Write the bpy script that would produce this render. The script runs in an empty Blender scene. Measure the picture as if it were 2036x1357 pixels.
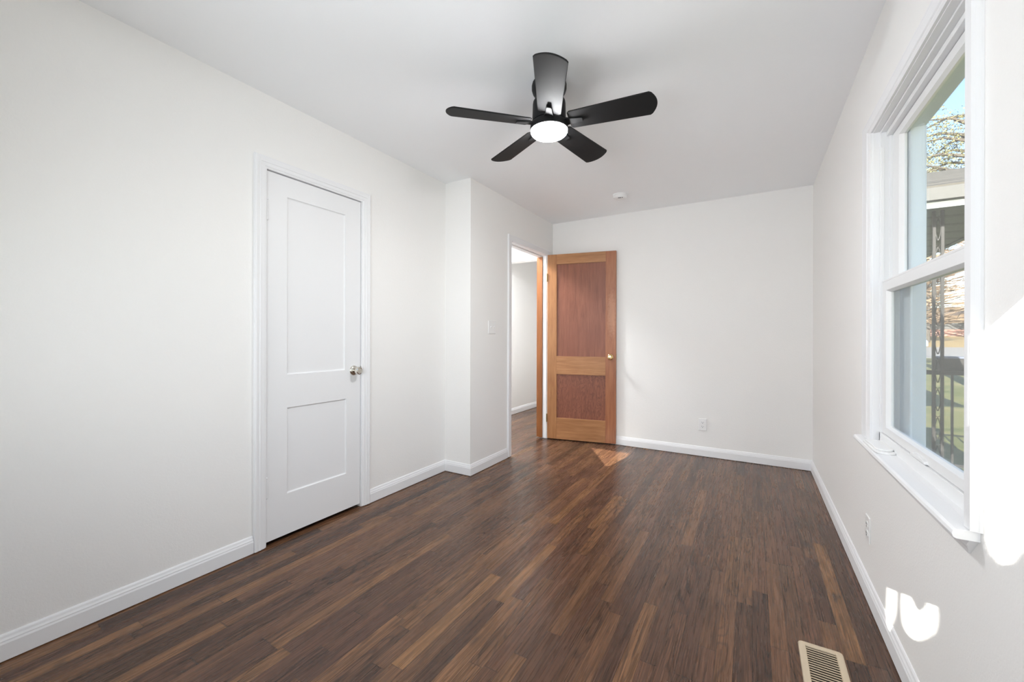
import bpy, bmesh, math, random
from mathutils import Vector, Matrix

C = bpy.context.scene
COL = C.collection
random.seed(7)
PI = math.pi

# ------------------------------------------------------------------ camera
IW, IH = 2036, 1357
FPX, YAW, ROLL, EYE = 813.96, 0.5323, 0.0025, 1.1368
cam = bpy.data.cameras.new('camera')
cam.sensor_fit = 'HORIZONTAL'
cam.sensor_width = 36.0
cam.lens = 36.0 * FPX / IW
cam.shift_y = -7.83 / IW
cam.clip_start = 0.02
cam.clip_end = 500
co = bpy.data.objects.new('camera', cam)
COL.objects.link(co)
rt = Vector((math.cos(YAW), math.sin(YAW), 0))
fw = Vector((-math.sin(YAW), math.cos(YAW), 0))
up = Vector((0, 0, 1))
r2 = rt * math.cos(ROLL) + up * math.sin(ROLL)
u2 = -rt * math.sin(ROLL) + up * math.cos(ROLL)
mw = Matrix((r2, u2, -fw)).transposed().to_4x4()
mw.translation = Vector((0, 0, EYE))
co.matrix_world = mw
C.camera = co

# ------------------------------------------------------------------ sky, sun, window fill
SUN = Vector((0.16, 1.0, -0.42))           # direction the sunlight travels
w = bpy.data.worlds.new('world')
C.world = w
w.use_nodes = True
wn = w.node_tree
bg = wn.nodes['Background']
sky = wn.nodes.new('ShaderNodeTexSky')
sky.sky_type = 'NISHITA'
sky.sun_disc = False
sky.sun_elevation = math.radians(24)
sky.sun_rotation = math.radians(190)
sky.altitude = 200
sky.air_density = 1.0
sky.dust_density = 0.6
wn.links.new(sky.outputs[0], bg.inputs[0])
bg.inputs[1].default_value = 0.5
sky.ozone_density = 1.6

sl = bpy.data.lights.new('sun', 'SUN')
sl.energy = 28
sl.angle = math.radians(0.12)
sl.color = (1.0, 0.95, 0.87)
so = bpy.data.objects.new('sun', sl)
COL.objects.link(so)
so.rotation_euler = SUN.to_track_quat('-Z', 'Y').to_euler()
so.location = (-2, -8, 6)


def window_fill(name, loc, sx, sz, power, color=(0.90, 0.95, 1.0), tilt=0.0, yaw=0.0, spread=180):
    a = bpy.data.lights.new(name, 'AREA')
    a.shape = 'RECTANGLE'
    a.size, a.size_y = sx, sz
    a.energy = power
    a.color = color
    o = bpy.data.objects.new(name, a)
    COL.objects.link(o)
    o.location = loc
    a.spread = math.radians(spread)
    d = Vector((math.sin(yaw) * math.cos(tilt), math.cos(yaw) * math.cos(tilt), math.sin(tilt)))
    o.rotation_euler = d.to_track_quat('-Z', 'Y').to_euler()
    return o


window_fill('window_fill_light', (-0.68, -0.44, 1.32), 0.50, 1.1, 18.5, tilt=0.22, yaw=0.0, spread=140)  # added fill lights just inside the unseen windows, standing in for sky light
window_fill('window_fill_light', (-1.675, -0.44, 1.15), 0.9, 0.8, 6.0, tilt=-0.08, yaw=0.2, spread=120)

C.view_settings.view_transform = 'Standard'
C.view_settings.look = 'None'
C.view_settings.exposure = 0.09
C.view_settings.gamma = 1.0
C.view_settings.use_curve_mapping = False
C.cycles.use_denoising = True
C.cycles.max_bounces = 14
C.cycles.diffuse_bounces = 9
C.cycles.glossy_bounces = 5
C.cycles.transparent_max_bounces = 16
C.cycles.sample_clamp_indirect = 10.0

# ------------------------------------------------------------------ materials


def s2l(r, g, b):
    f = lambda v: (v / 255 / 12.92) if v / 255 <= 0.04045 else ((v / 255 + 0.055) / 1.055) ** 2.4
    return (f(r), f(g), f(b), 1)


class NT:
    def __init__(s, name):
        s.m = bpy.data.materials.new(name)
        s.m.use_nodes = True
        s.t = s.m.node_tree
        s.b = s.t.nodes['Principled BSDF']

    def n(s, ty, **k):
        nd = s.t.nodes.new('ShaderNode' + ty)
        for a, v in k.items():
            setattr(nd, a, v)
        return nd

    def put(s, sock, v):
        if isinstance(v, bpy.types.NodeSocket):
            s.t.links.new(v, sock)
        else:
            sock.default_value = v

    def math(s, op, a, b=None, c=None):
        nd = s.n('Math', operation=op)
        s.put(nd.inputs[0], a)
        if b is not None:
            s.put(nd.inputs[1], b)
        if c is not None:
            s.put(nd.inputs[2], c)
        return nd.outputs[0]

    def xyz(s, x, y, z):
        nd = s.n('CombineXYZ')
        for i, v in enumerate((x, y, z)):
            s.put(nd.inputs[i], v)
        return nd.outputs[0]

    def sep(s, v):
        nd = s.n('SeparateXYZ')
        s.put(nd.inputs[0], v)
        return nd.outputs

    def noise(s, vec, scale, detail=3, rough=0.55, dist=0.0):
        nd = s.n('TexNoise')
        s.put(nd.inputs['Vector'], vec)
        nd.inputs['Scale'].default_value = scale
        nd.inputs['Detail'].default_value = detail
        nd.inputs['Roughness'].default_value = rough
        nd.inputs['Distortion'].default_value = dist
        return nd.outputs['Fac']

    def ramp(s, v, stops):
        nd = s.n('ValToRGB')
        s.put(nd.inputs[0], v)
        e = nd.color_ramp.elements
        while len(e) < len(stops):
            e.new(0.5)
        for i, (p, c) in enumerate(stops):
            e[i].position = p
            e[i].color = c if len(c) == 4 else (*c, 1)
        return nd.outputs[0]

    def mix(s, f, a, b, mode='MIX'):
        nd = s.n('Mix', data_type='RGBA', blend_type=mode)
        s.put(nd.inputs[0], f)
        s.put(nd.inputs[6], a)
        s.put(nd.inputs[7], b)
        return nd.outputs[2]

    def maprange(s, v, a, b, c, d):
        nd = s.n('MapRange')
        s.put(nd.inputs[0], v)
        for i, q in enumerate((a, b, c, d)):
            nd.inputs[i + 1].default_value = q
        return nd.outputs[0]

    def bump(s, h, strength, dist):
        nd = s.n('Bump')
        nd.inputs['Strength'].default_value = strength
        nd.inputs['Distance'].default_value = dist
        s.put(nd.inputs['Height'], h)
        s.t.links.new(nd.outputs[0], s.b.inputs['Normal'])

    def set(s, **k):
        for a, v in k.items():
            s.put(s.b.inputs[{'col': 'Base Color', 'rough': 'Roughness', 'metal': 'Metallic', 'spec': 'Specular IOR Level',
                              'coat': 'Coat Weight', 'crough': 'Coat Roughness', 'ecol': 'Emission Color', 'estr': 'Emission Strength'}[a]], v)
        return s

    def pos(s):
        return s.n('NewGeometry').outputs['Position']

    def obj(s):
        return s.n('TexCoord').outputs['Object']


def plain(name, col, rough=0.5, metal=0.0, spec=0.5, bump=None):
    t = NT(name)
    t.set(col=col, rough=rough, metal=metal, spec=spec)
    if bump:
        t.bump(t.noise(t.obj(), bump[0], 2), bump[1], bump[2])
    return t.m


M = {}


def wall_paint():
    t = NT('wall_paint')
    p = t.pos()
    n1 = t.noise(p, 1.3, 2)
    t.set(col=t.mix(n1, (0.850, 0.842, 0.826, 1), (0.868, 0.861, 0.846, 1)), rough=0.6, spec=0.12)
    t.bump(t.noise(p, 130, 3, 0.6), 0.22, 0.004)
    return t.m


def ceiling_paint():
    t = NT('ceiling_paint')
    p = t.pos()
    t.set(col=(0.91, 0.924, 0.942, 1), rough=0.7, spec=0.25)
    t.bump(t.noise(p, 60, 4, 0.6), 0.12, 0.004)
    return t.m


def floor_wood():
    t = NT('oak_strip_floor')
    x, y, z = t.sep(t.pos())
    u = t.math('DIVIDE', x, 0.057)
    row = t.math('FLOOR', u)
    fu = t.math('FRACT', u)
    wr = t.n('TexWhiteNoise', noise_dimensions='1D')
    t.put(wr.inputs['W'], row)
    rr = wr.outputs['Value']
    ln = t.math('MULTIPLY_ADD', rr, 0.75, 0.55)
    v = t.math('DIVIDE', t.math('ADD', y, t.math('MULTIPLY', rr, 37.0)), ln)
    colr = t.math('FLOOR', v)
    fv = t.math('FRACT', v)
    wi = t.n('TexWhiteNoise', noise_dimensions='2D')
    t.put(wi.inputs['Vector'], t.xyz(row, colr, 0.0))
    tone = wi.outputs['Value']
    tr, tg, tb = t.sep(wi.outputs['Color'])
    base = t.ramp(tone, [(0.0, s2l(70, 49, 37)), (0.3, s2l(87, 61, 45)), (0.62, s2l(99, 70, 50)), (0.88, s2l(111, 79, 54)), (1.0, s2l(134, 97, 63))])
    base = t.mix(t.math('MULTIPLY', tg, 0.35), base, s2l(102, 69, 54))
    off = t.math('MULTIPLY', tr, 31.0)
    # open grain pores: long thin streaks
    g1 = t.noise(t.xyz(t.math('MULTIPLY', x, 280), t.math('MULTIPLY', y, 5), off), 1.0, 3, 0.6)
    g2 = t.noise(t.xyz(t.math('MULTIPLY', x, 90), t.math('MULTIPLY', y, 3.2), off), 1.0, 4, 0.6, 0.6)
    # cathedral figure
    wv = t.n('TexWave', wave_type='BANDS', bands_direction='X')
    t.put(wv.inputs['Vector'], t.xyz(t.math('ADD', t.math('MULTIPLY', x, 26), off), t.math('MULTIPLY', y, 1.6), off))
    wv.inputs['Scale'].default_value = 1.5
    wv.inputs['Distortion'].default_value = 7.0
    wv.inputs['Detail'].default_value = 2.5
    wv.inputs['Detail Scale'].default_value = 1.3
    k = t.maprange(g1, 0.38, 0.58, 0.62, 1.18)
    k2 = t.maprange(g2, 0.3, 0.7, 0.66, 1.28)
    k3 = t.maprange(wv.outputs['Fac'], 0.0, 1.0, 0.84, 1.14)
    cn = t.noise(t.xyz(t.math('ADD', t.math('MULTIPLY', x, 13), off), t.math('MULTIPLY', y, 1.5), off), 1.0, 1, 0.4, 0.4)
    cs = t.math('SINE', t.math('MULTIPLY', cn, 95.0))
    fig = t.maprange(tb, 0.35, 0.6, 0.0, 1.0)
    k4 = t.math('SUBTRACT', 1.0, t.math('MULTIPLY', fig, t.maprange(cs, 0.25, 1.0, 0.0, 0.42)))
    k = t.math('MULTIPLY', t.math('MULTIPLY', t.math('MULTIPLY', k, k2), k3), k4)
    big = t.maprange(t.noise(t.pos(), 1.1, 2), 0.3, 0.7, 0.9, 1.1)
    k = t.math('MULTIPLY', k, big)
    kc = t.n('CombineColor')
    for i in range(3):
        t.put(kc.inputs[i], k)
    c = t.mix(1.0, base, kc.outputs[0], 'MULTIPLY')
    # seams
    du = t.math('MINIMUM', fu, t.math('SUBTRACT', 1.0, fu))
    dv = t.math('MULTIPLY', t.math('MINIMUM', fv, t.math('SUBTRACT', 1.0, fv)), 9.0)
    d = t.math('MINIMUM', du, dv)
    seam = t.maprange(d, 0.010, 0.032, 0.55, 0.0)
    c = t.mix(seam, c, (0.012, 0.008, 0.006, 1))
    # dark mineral stains and knots
    kn = t.maprange(t.noise(t.xyz(t.math('MULTIPLY', x, 17), t.math('MULTIPLY', y, 6), 3.0), 1.0, 2, 0.5), 0.66, 0.76, 0.0, 0.6)
    c = t.mix(kn, c, (0.022, 0.016, 0.013, 1))
    # tiny pale paint specks
    vo = t.n('TexVoronoi', feature='F1')
    t.put(vo.inputs['Vector'], t.pos())
    vo.inputs['Scale'].default_value = 6.5
    sp = t.maprange(vo.outputs['Distance'], 0.010, 0.020, 0.75, 0.0)
    c = t.mix(sp, c, (0.55, 0.48, 0.42, 1))
    t.set(col=c, rough=t.maprange(g2, 0.2, 0.8, 0.23, 0.32), spec=0.42)
    h = t.math('SUBTRACT', t.math('MULTIPLY', g1, 0.5), seam)
    t.bump(h, 0.12, 0.002)
    return t.m


def door_wood(name, base, dark, light, horiz=False, figure=0.0, red=None, wear=False, rough=0.38):
    """varnished fir: grain along local z (or along local x)"""
    t = NT(name)
    o = t.obj()
    x, y, z = t.sep(o)
    a, b = (z, x) if horiz else (x, z)
    g1 = t.noise(t.xyz(t.math('MULTIPLY', a, 210), t.math('MULTIPLY', y, 80), t.math('MULTIPLY', b, 7)), 1.0, 3, 0.6)
    g2 = t.noise(t.xyz(t.math('MULTIPLY', a, 34), t.math('MULTIPLY', y, 12), t.math('MULTIPLY', b, 2.4)), 1.0, 4, 0.6, figure)
    k = t.math('MULTIPLY_ADD', g1, 0.45, t.math('MULTIPLY', g2, 0.55))
    c = t.ramp(k, [(0.30, dark), (0.5, base), (0.72, light)])
    if figure > 0.5:
        f = t.noise(t.xyz(t.math('MULTIPLY', a, 26), 0.0, t.math('MULTIPLY', b, 5.0)), 1.0, 2, 0.5, 1.2)
        s = t.math('SINE', t.math('MULTIPLY', f, 46.0))
        c = t.mix(t.maprange(s, 0.2, 1.0, 0.0, 0.75), c, dark)
        c = t.mix(t.maprange(s, -1.0, -0.4, 0.4, 0.0), c, light)
    if red:
        c = t.mix(t.maprange(t.noise(o, 2.3, 2), 0.4, 0.65, 0.0, 0.6), c, red)
    if wear:                                # rubbed, blotchy varnish beside the knob
        q = t.n('VectorMath', operation='SUBTRACT')
        t.put(q.inputs[0], o)
        q.inputs[1].default_value = (0.705, 0, 1.38)
        dx, dy, dz = t.sep(q.outputs[0])
        dd = t.math('SQRT', t.math('ADD', t.math('POWER', t.math('DIVIDE', dx, 0.045), 2), t.math('POWER', t.math('DIVIDE', dz, 0.24), 2)))
        dd = t.math('ADD', dd, t.math('MULTIPLY', t.math('SUBTRACT', t.noise(o, 42, 4, 0.7), 0.5), 1.6))
        c = t.mix(t.maprange(dd, 0.5, 1.2, 0.34, 0.0), c, s2l(206, 158, 126))
    t.set(col=c, rough=rough, spec=0.4)
    t.bump(g1, 0.06, 0.002)
    return t.m


def glass(name, tint=(1, 1, 1, 1), refl=0.07):
    t = NT(name)
    nt = t.t
    nt.nodes.remove(t.b)
    tr = t.n('BsdfTransparent')
    tr.inputs[0].default_value = tint
    gl = t.n('BsdfGlossy')
    gl.inputs['Roughness'].default_value = 0.0
    fr = t.n('Fresnel')
    fr.inputs[0].default_value = 1.35
    mx = t.n('MixShader')
    nt.links.new(t.math('MULTIPLY', fr.outputs[0], refl * 10), mx.inputs[0])
    nt.links.new(tr.outputs[0], mx.inputs[1])
    nt.links.new(gl.outputs[0], mx.inputs[2])
    nt.links.new(mx.outputs[0], nt.nodes['Material Output'].inputs[0])
    return t.m


def screen_mesh(name):
    t = NT(name)
    nt = t.t
    nt.nodes.remove(t.b)
    tr = t.n('BsdfTransparent')
    df = t.n('BsdfDiffuse')
    df.inputs[0].default_value = (0.16, 0.165, 0.16, 1)
    mx = t.n('MixShader')
    mx.inputs[0].default_value = 0.11
    nt.links.new(tr.outputs[0], mx.inputs[1])
    nt.links.new(df.outputs[0], mx.inputs[2])
    nt.links.new(mx.outputs[0], nt.nodes['Material Output'].inputs[0])
    return t.m


def leafy(name, stops, scale=3.0, rough=0.7):
    t = NT(name)
    t.set(col=t.ramp(t.noise(t.pos(), scale, 3, 0.7), stops), rough=rough, spec=0.2)
    return t.m


M['wall'] = wall_paint()
M['ceil'] = ceiling_paint()
M['floor'] = floor_wood()
M['trim'] = plain('white_trim_paint', (0.825, 0.828, 0.84, 1), 0.42, spec=0.22, bump=(35, 0.05, 0.002))
M['doorwhite'] = plain('white_door_paint', (0.81, 0.813, 0.822, 1), 0.42, spec=0.25, bump=(28, 0.06, 0.002))
M['vinyl'] = plain('white_vinyl', (0.79, 0.795, 0.80, 1), 0.38, spec=0.25)
M['plastic'] = plain('white_plastic', (0.85, 0.85, 0.845, 1), 0.3)
M['slot'] = plain('dark_slot', (0.02, 0.02, 0.02, 1), 0.6)
M['chrome'] = plain('satin_nickel', (0.72, 0.69, 0.63, 1), 0.12, 1.0)
M['brass'] = plain('polished_brass', (0.80, 0.60, 0.30, 1), 0.16, 1.0)
M['olbrass'] = plain('aged_brass', (0.36, 0.26, 0.12, 1), 0.35, 1.0)
M['fan'] = plain('black_satin_metal', (0.010, 0.010, 0.0105, 1), 0.60, 0.0, 0.24, bump=(60, 0.03, 0.001))
M['tan'] = plain('tan_enamel', s2l(196, 180, 156), 0.42, bump=(80, 0.06, 0.001))
M['duct'] = plain('duct_shade', (0.03, 0.026, 0.022, 1), 0.8)  # dark colour for the shade below the vent slats
M['extrim'] = plain('pale_blue_grey_paint', s2l(206, 215, 224), 0.5, bump=(40, 0.08, 0.002))
M['iron'] = plain('dark_iron', (0.014, 0.012, 0.010, 1), 0.6)
M['glass'] = glass('window_glass', (0.97, 0.985, 0.98, 1), 0.035)
M['screen'] = screen_mesh('insect_screen')
t = NT('lamp_diffuser')
t.set(col=(0.9, 0.9, 0.9, 1), rough=0.4, ecol=(0.98, 0.985, 1, 1), estr=195.0)
M['lamp'] = t.m
t = NT('hall_fill_glow')  # glow of the added hall fill lamp
t.set(col=(0.9, 0.9, 0.9, 1), rough=0.4, ecol=(0.96, 0.98, 1, 1), estr=270.0)
M['hfill'] = t.m
STILE = (s2l(158, 110, 70), s2l(128, 84, 52), s2l(178, 130, 86))
PANEL = (s2l(132, 82, 62), s2l(104, 60, 46), s2l(150, 98, 76))
M['stile'] = door_wood('fir_stile', STILE[0], STILE[1], STILE[2])
M['stile_red'] = door_wood('fir_stile_red', s2l(156, 100, 68), s2l(124, 74, 50), s2l(176, 118, 82), wear=True)
M['rail'] = door_wood('fir_rail', s2l(164, 116, 76), s2l(134, 88, 55), s2l(186, 138, 94), horiz=True)
M['panel'] = door_wood('plywood_panel', PANEL[0], PANEL[1], PANEL[2], figure=0.4, red=s2l(126, 76, 58), rough=0.4)
M['panel2'] = door_wood('plywood_panel_figured', PANEL[0], s2l(104, 62, 50), PANEL[2], figure=1.0, red=s2l(126, 76, 58), rough=0.4)
M['jambwood'] = door_wood('jamb_wood', s2l(134, 82, 42), s2l(108, 63, 30), s2l(150, 96, 53))

# ------------------------------------------------------------------ geometry helpers


class MB:
    """collects shapes; build() links them as one mesh object"""

    def __init__(s):
        s.v, s.f = [], []

    def add(s, vs, fs):
        k = len(s.v)
        s.v += [tuple(p) for p in vs]
        s.f += [tuple(i + k for i in f) for f in fs]
        return s

    def box(s, x0, x1, y0, y1, z0, z1):
        v = [(x, y, z) for x in (x0, x1) for y in (y0, y1) for z in (z0, z1)]
        return s.add(v, [(0, 1, 3, 2), (4, 6, 7, 5), (0, 4, 5, 1), (2, 3, 7, 6), (0, 2, 6, 4), (1, 5, 7, 3)])

    def obox(s, c, ax, ay, az, hx, hy, hz):
        c, ax, ay, az = Vector(c), Vector(ax), Vector(ay), Vector(az)
        v = [c + ax * hx * i + ay * hy * j + az * hz * k for i in (-1, 1) for j in (-1, 1) for k in (-1, 1)]
        return s.add(v, [(0, 1, 3, 2), (4, 6, 7, 5), (0, 4, 5, 1), (2, 3, 7, 6), (0, 2, 6, 4), (1, 5, 7, 3)])

    def prism(s, poly, frm, depth):
        """poly: 2-D points; frm(a, b, d) -> 3-D"""
        n = len(poly)
        v = [frm(a, b, 0) for a, b in poly] + [frm(a, b, depth) for a, b in poly]
        f = [tuple(range(n)), tuple(range(2 * n - 1, n - 1, -1))]
        f += [(i, (i + 1) % n, n + (i + 1) % n, n + i) for i in range(n)]
        return s.add(v, f)

    def lathe(s, prof, origin, axis=(0, 0, 1), n=40):
        """prof: (r, h) pairs along the axis"""
        ax = Vector(axis).normalized()
        e1 = ax.orthogonal().normalized()
        e2 = ax.cross(e1)
        o = Vector(origin)
        vs, fs = [], []
        for r, hh in prof:
            for i in range(n):
                a = 2 * PI * i / n
                vs.append(o + ax * hh + (e1 * math.cos(a) + e2 * math.sin(a)) * r)
        for j in range(len(prof) - 1):
            for i in range(n):
                i2 = (i + 1) % n
                fs.append((j * n + i, j * n + i2, (j + 1) * n + i2, (j + 1) * n + i))
        fs.append(tuple(range(n - 1, -1, -1)))
        fs.append(tuple((len(prof) - 1) * n + i for i in range(n)))
        return s.add(vs, fs)

    def tube(s, pts, r, n=8):
        pts = [Vector(p) for p in pts]
        vs, fs = [], []
        ref = None
        for k, p in enumerate(pts):
            d = (pts[min(k + 1, len(pts) - 1)] - pts[max(k - 1, 0)]).normalized()
            e1 = d.orthogonal().normalized() if ref is None else (ref - d * ref.dot(d)).normalized()
            ref = e1
            e2 = d.cross(e1)
            rr = r[k] if isinstance(r, (list, tuple)) else r
            for i in range(n):
                a = 2 * PI * i / n
                vs.append(p + (e1 * math.cos(a) + e2 * math.sin(a)) * rr)
        for j in range(len(pts) - 1):
            for i in range(n):
                i2 = (i + 1) % n
                fs.append((j * n + i, j * n + i2, (j + 1) * n + i2, (j + 1) * n + i))
        fs.append(tuple(range(n - 1, -1, -1)))
        fs.append(tuple((len(pts) - 1) * n + i for i in range(n)))
        return s.add(vs, fs)

    def sweep(s, path, prof, frame, closed_prof=True):
        """path: list of stations; frame(station, p) -> 3-D for each profile point; capped loft"""
        n = len(prof)
        vs = [frame(st, p) for st in path for p in prof]
        fs = []
        for j in range(len(path) - 1):
            for i in range(n if closed_prof else n - 1):
                i2 = (i + 1) % n
                fs.append((j * n + i, j * n + i2, (j + 1) * n + i2, (j + 1) * n + i))
        if closed_prof:
            fs.append(tuple(range(n - 1, -1, -1)))
            fs.append(tuple((len(path) - 1) * n + i for i in range(n)))
        return s.add(vs, fs)

    def build(s, name, mat, parent=None, bevel=0.0, smooth=False, flat=False):
        me = bpy.data.meshes.new(name)
        me.from_pydata(s.v, [], s.f)
        if not flat:
            bm = bmesh.new()
            bm.from_mesh(me)
            bmesh.ops.recalc_face_normals(bm, faces=bm.faces)
            bm.to_mesh(me)
            bm.free()
        me.materials.append(mat)
        o = bpy.data.objects.new(name, me)
        COL.objects.link(o)
        if parent:
            o.parent = parent
        if bevel:
            b = o.modifiers.new('bevel', 'BEVEL')
            b.width = bevel
            b.segments = 2
            b.limit_method = 'ANGLE'
            b.angle_limit = math.radians(40)
        if smooth:
            me.polygons.foreach_set('use_smooth', [True] * len(me.polygons))
            try:
                me.set_sharp_from_angle(angle=math.radians(38))
            except Exception:
                pass
        return o


def empty(name, loc=(0, 0, 0), rz=0.0):
    o = bpy.data.objects.new(name, None)
    COL.objects.link(o)
    o.location = loc
    o.rotation_euler = (0, 0, rz)
    o.empty_display_size = 0.05
    return o


def tag(o, label, cat, group=None, kind=None):
    o['label'] = label
    o['category'] = cat
    if group:
        o['group'] = group
    if kind:
        o['kind'] = kind
    return o


def struct(o, label, cat):
    return tag(o, label, cat, None, 'structure')


# ------------------------------------------------------------------ room dimensions
XL, XA, XR = -2.2575, -1.9936, 0.4382       # left wall, bumped-out wall, right wall
YN, YJ, YB = -0.45, 2.7132, 4.3052          # near wall, jog, far wall
H = 2.44
HX = -3.04                                  # hall's far wall
# closet door opening, hall doorway, window opening
CY0, CY1, CZ = 1.222, 1.848, 2.042
DY0, DY1, DZ = 3.345, 4.150, 2.062
WY0, WY1, WZ0, WZ1 = 1.352, 2.262, 0.678, 2.003

# ------------------------------------------------------------------ shell
struct(MB().box(-3.3, 0.56, -0.6, 6.7, -0.06, 0.0).build('floor', M['floor']), 'dark stained oak strip floor running the length of the room and hall', 'floor')
struct(MB().box(-3.3, 0.56, -0.6, 6.7, H, H + 0.06).build('ceiling', M['ceil']), 'plain white painted ceiling', 'ceiling')

m = MB()
m.box(XL - 0.11, XL, YN, CY0, 0, H)
m.box(XL - 0.11, XL, CY0, CY1, CZ, H)
m.box(XL - 0.11, XL, CY1, YJ, 0, H)
struct(m.build('wall_left', M['wall']), 'off-white left wall holding the white closet door', 'wall')
m = MB()
m.prism([(XL - 0.11, YJ), (XA, YJ), (XA, DY0), (XA - 0.118, DY0), (XA - 0.118, YJ + 0.11), (XL - 0.11, YJ + 0.11)], lambda a, b, d: (a, b, d), H)
m.box(XA - 0.118, XA, DY0, DY1, DZ, H)
m.box(XA - 0.118, XA, DY1, YB, 0, H)
struct(m.build('wall_jog', M['wall']), 'off-white wall stepping out around the hall doorway', 'wall')
struct(MB().box(XA - 0.118, 0.545, YB, YB + 0.11, 0, H).build('wall_far', M['wall']), 'off-white far wall behind the open wooden door', 'wall')
m = MB()
m.box(XR, XR + 0.107, YN, WY0, 0, H)
m.box(XR, XR + 0.107, WY1, YB, 0, H)
m.box(XR, XR + 0.107, WY0, WY1, 0, WZ0)
m.box(XR, XR + 0.107, WY0, WY1, WZ1, H)
struct(m.build('wall_right', M['wall']), 'off-white right wall with the window and patches of sun', 'wall')
# near wall, behind the camera, with two windows that let the sun in
NW = [(-2.16, -1.20), (-0.95, 0.30)]
NZ0, NZ1 = 0.75, 1.933
m = MB()
xs = [XL - 0.11, NW[0][0], NW[0][1], NW[1][0], NW[1][1], 0.545]
for i in range(5):
    if i % 2 == 0:
        m.box(xs[i], xs[i + 1], YN - 0.11, YN, 0, H)
    else:
        m.box(xs[i], xs[i + 1], YN - 0.11, YN, 0, NZ0)
        m.box(xs[i], xs[i + 1], YN - 0.11, YN, NZ1, H)
struct(m.build('wall_near', M['wall']), 'off-white near wall with two windows facing the sun', 'wall')
# closet and hall
m = MB()
m.box(-2.95, XL - 0.11, 0.98, 1.05, 0, H)
m.box(-2.95, XL - 0.11, 2.02, 2.09, 0, H)
m.box(-3.02, -2.95, 0.98, 2.09, 0, H)
struct(m.build('wall_closet', M['wall']), 'inside walls of the closet behind the white door', 'wall')
m = MB()
m.box(HX - 0.11, HX, 2.4, 6.5, 0, H)
m.box(HX - 0.11, XA - 0.118, 6.5, 6.6, 0, H)
m.box(HX, XL - 0.11, 2.3, 2.4, 0, H)
m.box(XA - 0.118, XA - 0.02, YB + 0.11, 6.5, 0, H)
m.box(HX, XA - 0.118, 4.80, 4.92, 2.158, H)
struct(m.build('wall_hall', M['wall']), 'white hall wall seen through the open doorway', 'wall')

# ------------------------------------------------------------------ baseboards
BB = [(0, .004), (.014, .004), (.014, .062), (.0115, .069), (.0115, .073), (.008, .080), (.006, .088), (.003, .093), (0, .093)]


def baseboard(name, pts, label):
    """pts: floor path, room on the right-hand side normal given per corner by mitre"""
    P = [Vector((a, b)) for a, b in pts]
    nrm = []
    for i in range(len(P) - 1):
        d = (P[i + 1] - P[i]).normalized()
        nrm.append(Vector((d.y, -d.x)))
    st = []
    for i, p in enumerate(P):
        if i == 0:
            mv = nrm[0]
        elif i == len(P) - 1:
            mv = nrm[-1]
        else:
            a, b = nrm[i - 1], nrm[i]
            mv = (a + b) / (1 + a.dot(b))
        st.append((p, mv))
    mb = MB().sweep(st, BB, lambda s, q: (s[0].x + s[1].x * q[0], s[0].y + s[1].y * q[0], q[1]))
    return struct(mb.build(name, M['trim']), label, 'baseboard')


baseboard('baseboard_left', [(XL, YN + .0), (XL, CY0 - 0.064)], 'white baseboard along the left wall up to the closet door')
baseboard('baseboard_jog', [(XL, CY1 + 0.064), (XL, YJ), (XA, YJ), (XA, DY0 - 0.056)], 'white baseboard from the closet door around the jog to the hall doorway')
baseboard('baseboard_far', [(XA + 0.03, YB), (XR, YB)], 'white baseboard along the far wall')
baseboard('baseboard_right', [(XR, YB - 0.014), (XR, YN)], 'white baseboard along the right wall under the window')
baseboard('baseboard_hall', [(HX, 2.4), (HX, 6.5)], 'white baseboard at the foot of the hall wall')

# ------------------------------------------------------------------ casings
CAS = [(0, 0), (0, .009), (.006, .012), (.010, .012), (.012, .0145), (.030, .0155), (.032, .018), (.038, .018), (.040, .0165), (.055, .019), (.062, .017), (.064, .013), (.064, 0)]


def casing(name, xw, sgn, y0, y1, z0, z1, prof, label, wl=1.0, wr=1.0):
    """mitred casing round an opening in a wall x = xw; sgn: side it stands out to"""
    st = [(y0, z0, -wl, 0), (y0, z1, -wl, 1), (y1, z1, wr, 1), (y1, z0, wr, 0)]
    mb = MB().sweep(st, prof, lambda s, q: (xw + sgn * q[1], s[0] + s[2] * q[0], s[1] + s[3] * q[0]))
    return struct(mb.build(name, M['trim']), label, 'door casing' if z0 < .1 else 'window casing')


casing('trim_1', XL, 1, CY0 + .002, CY1 - .002, 0.005, CZ - .004, CAS, 'white moulded casing around the closet door')
FLAT = [(0, 0), (0, .012), (.004, .0145), (.050, .0165), (.055, .0145), (.058, .010), (.058, 0)]
casing('trim_2', XA, 1, DY0 + .012, DY1 - .004, 0.006, DZ - .010, FLAT, 'white casing around the hall doorway')

# closet jamb
m = MB()
m.box(XL - 0.11, XL + .001, CY0 - .012, CY0 + .004, 0.004, CZ)
m.box(XL - 0.11, XL + .001, CY1 - .004, CY1 + .012, 0.004, CZ)
m.box(XL - 0.11, XL + .001, CY0 - .012, CY1 + .012, CZ - .004, CZ + .010)
m.box(XL - 0.062, XL - 0.050, CY0 + .004, CY0 + .014, 0.004, CZ)
m.box(XL - 0.062, XL - 0.050, CY1 - .014, CY1 - .004, 0.004, CZ)
struct(m.build('trim_3', M['trim']), 'white jamb lining the closet door opening', 'door jamb')

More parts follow.
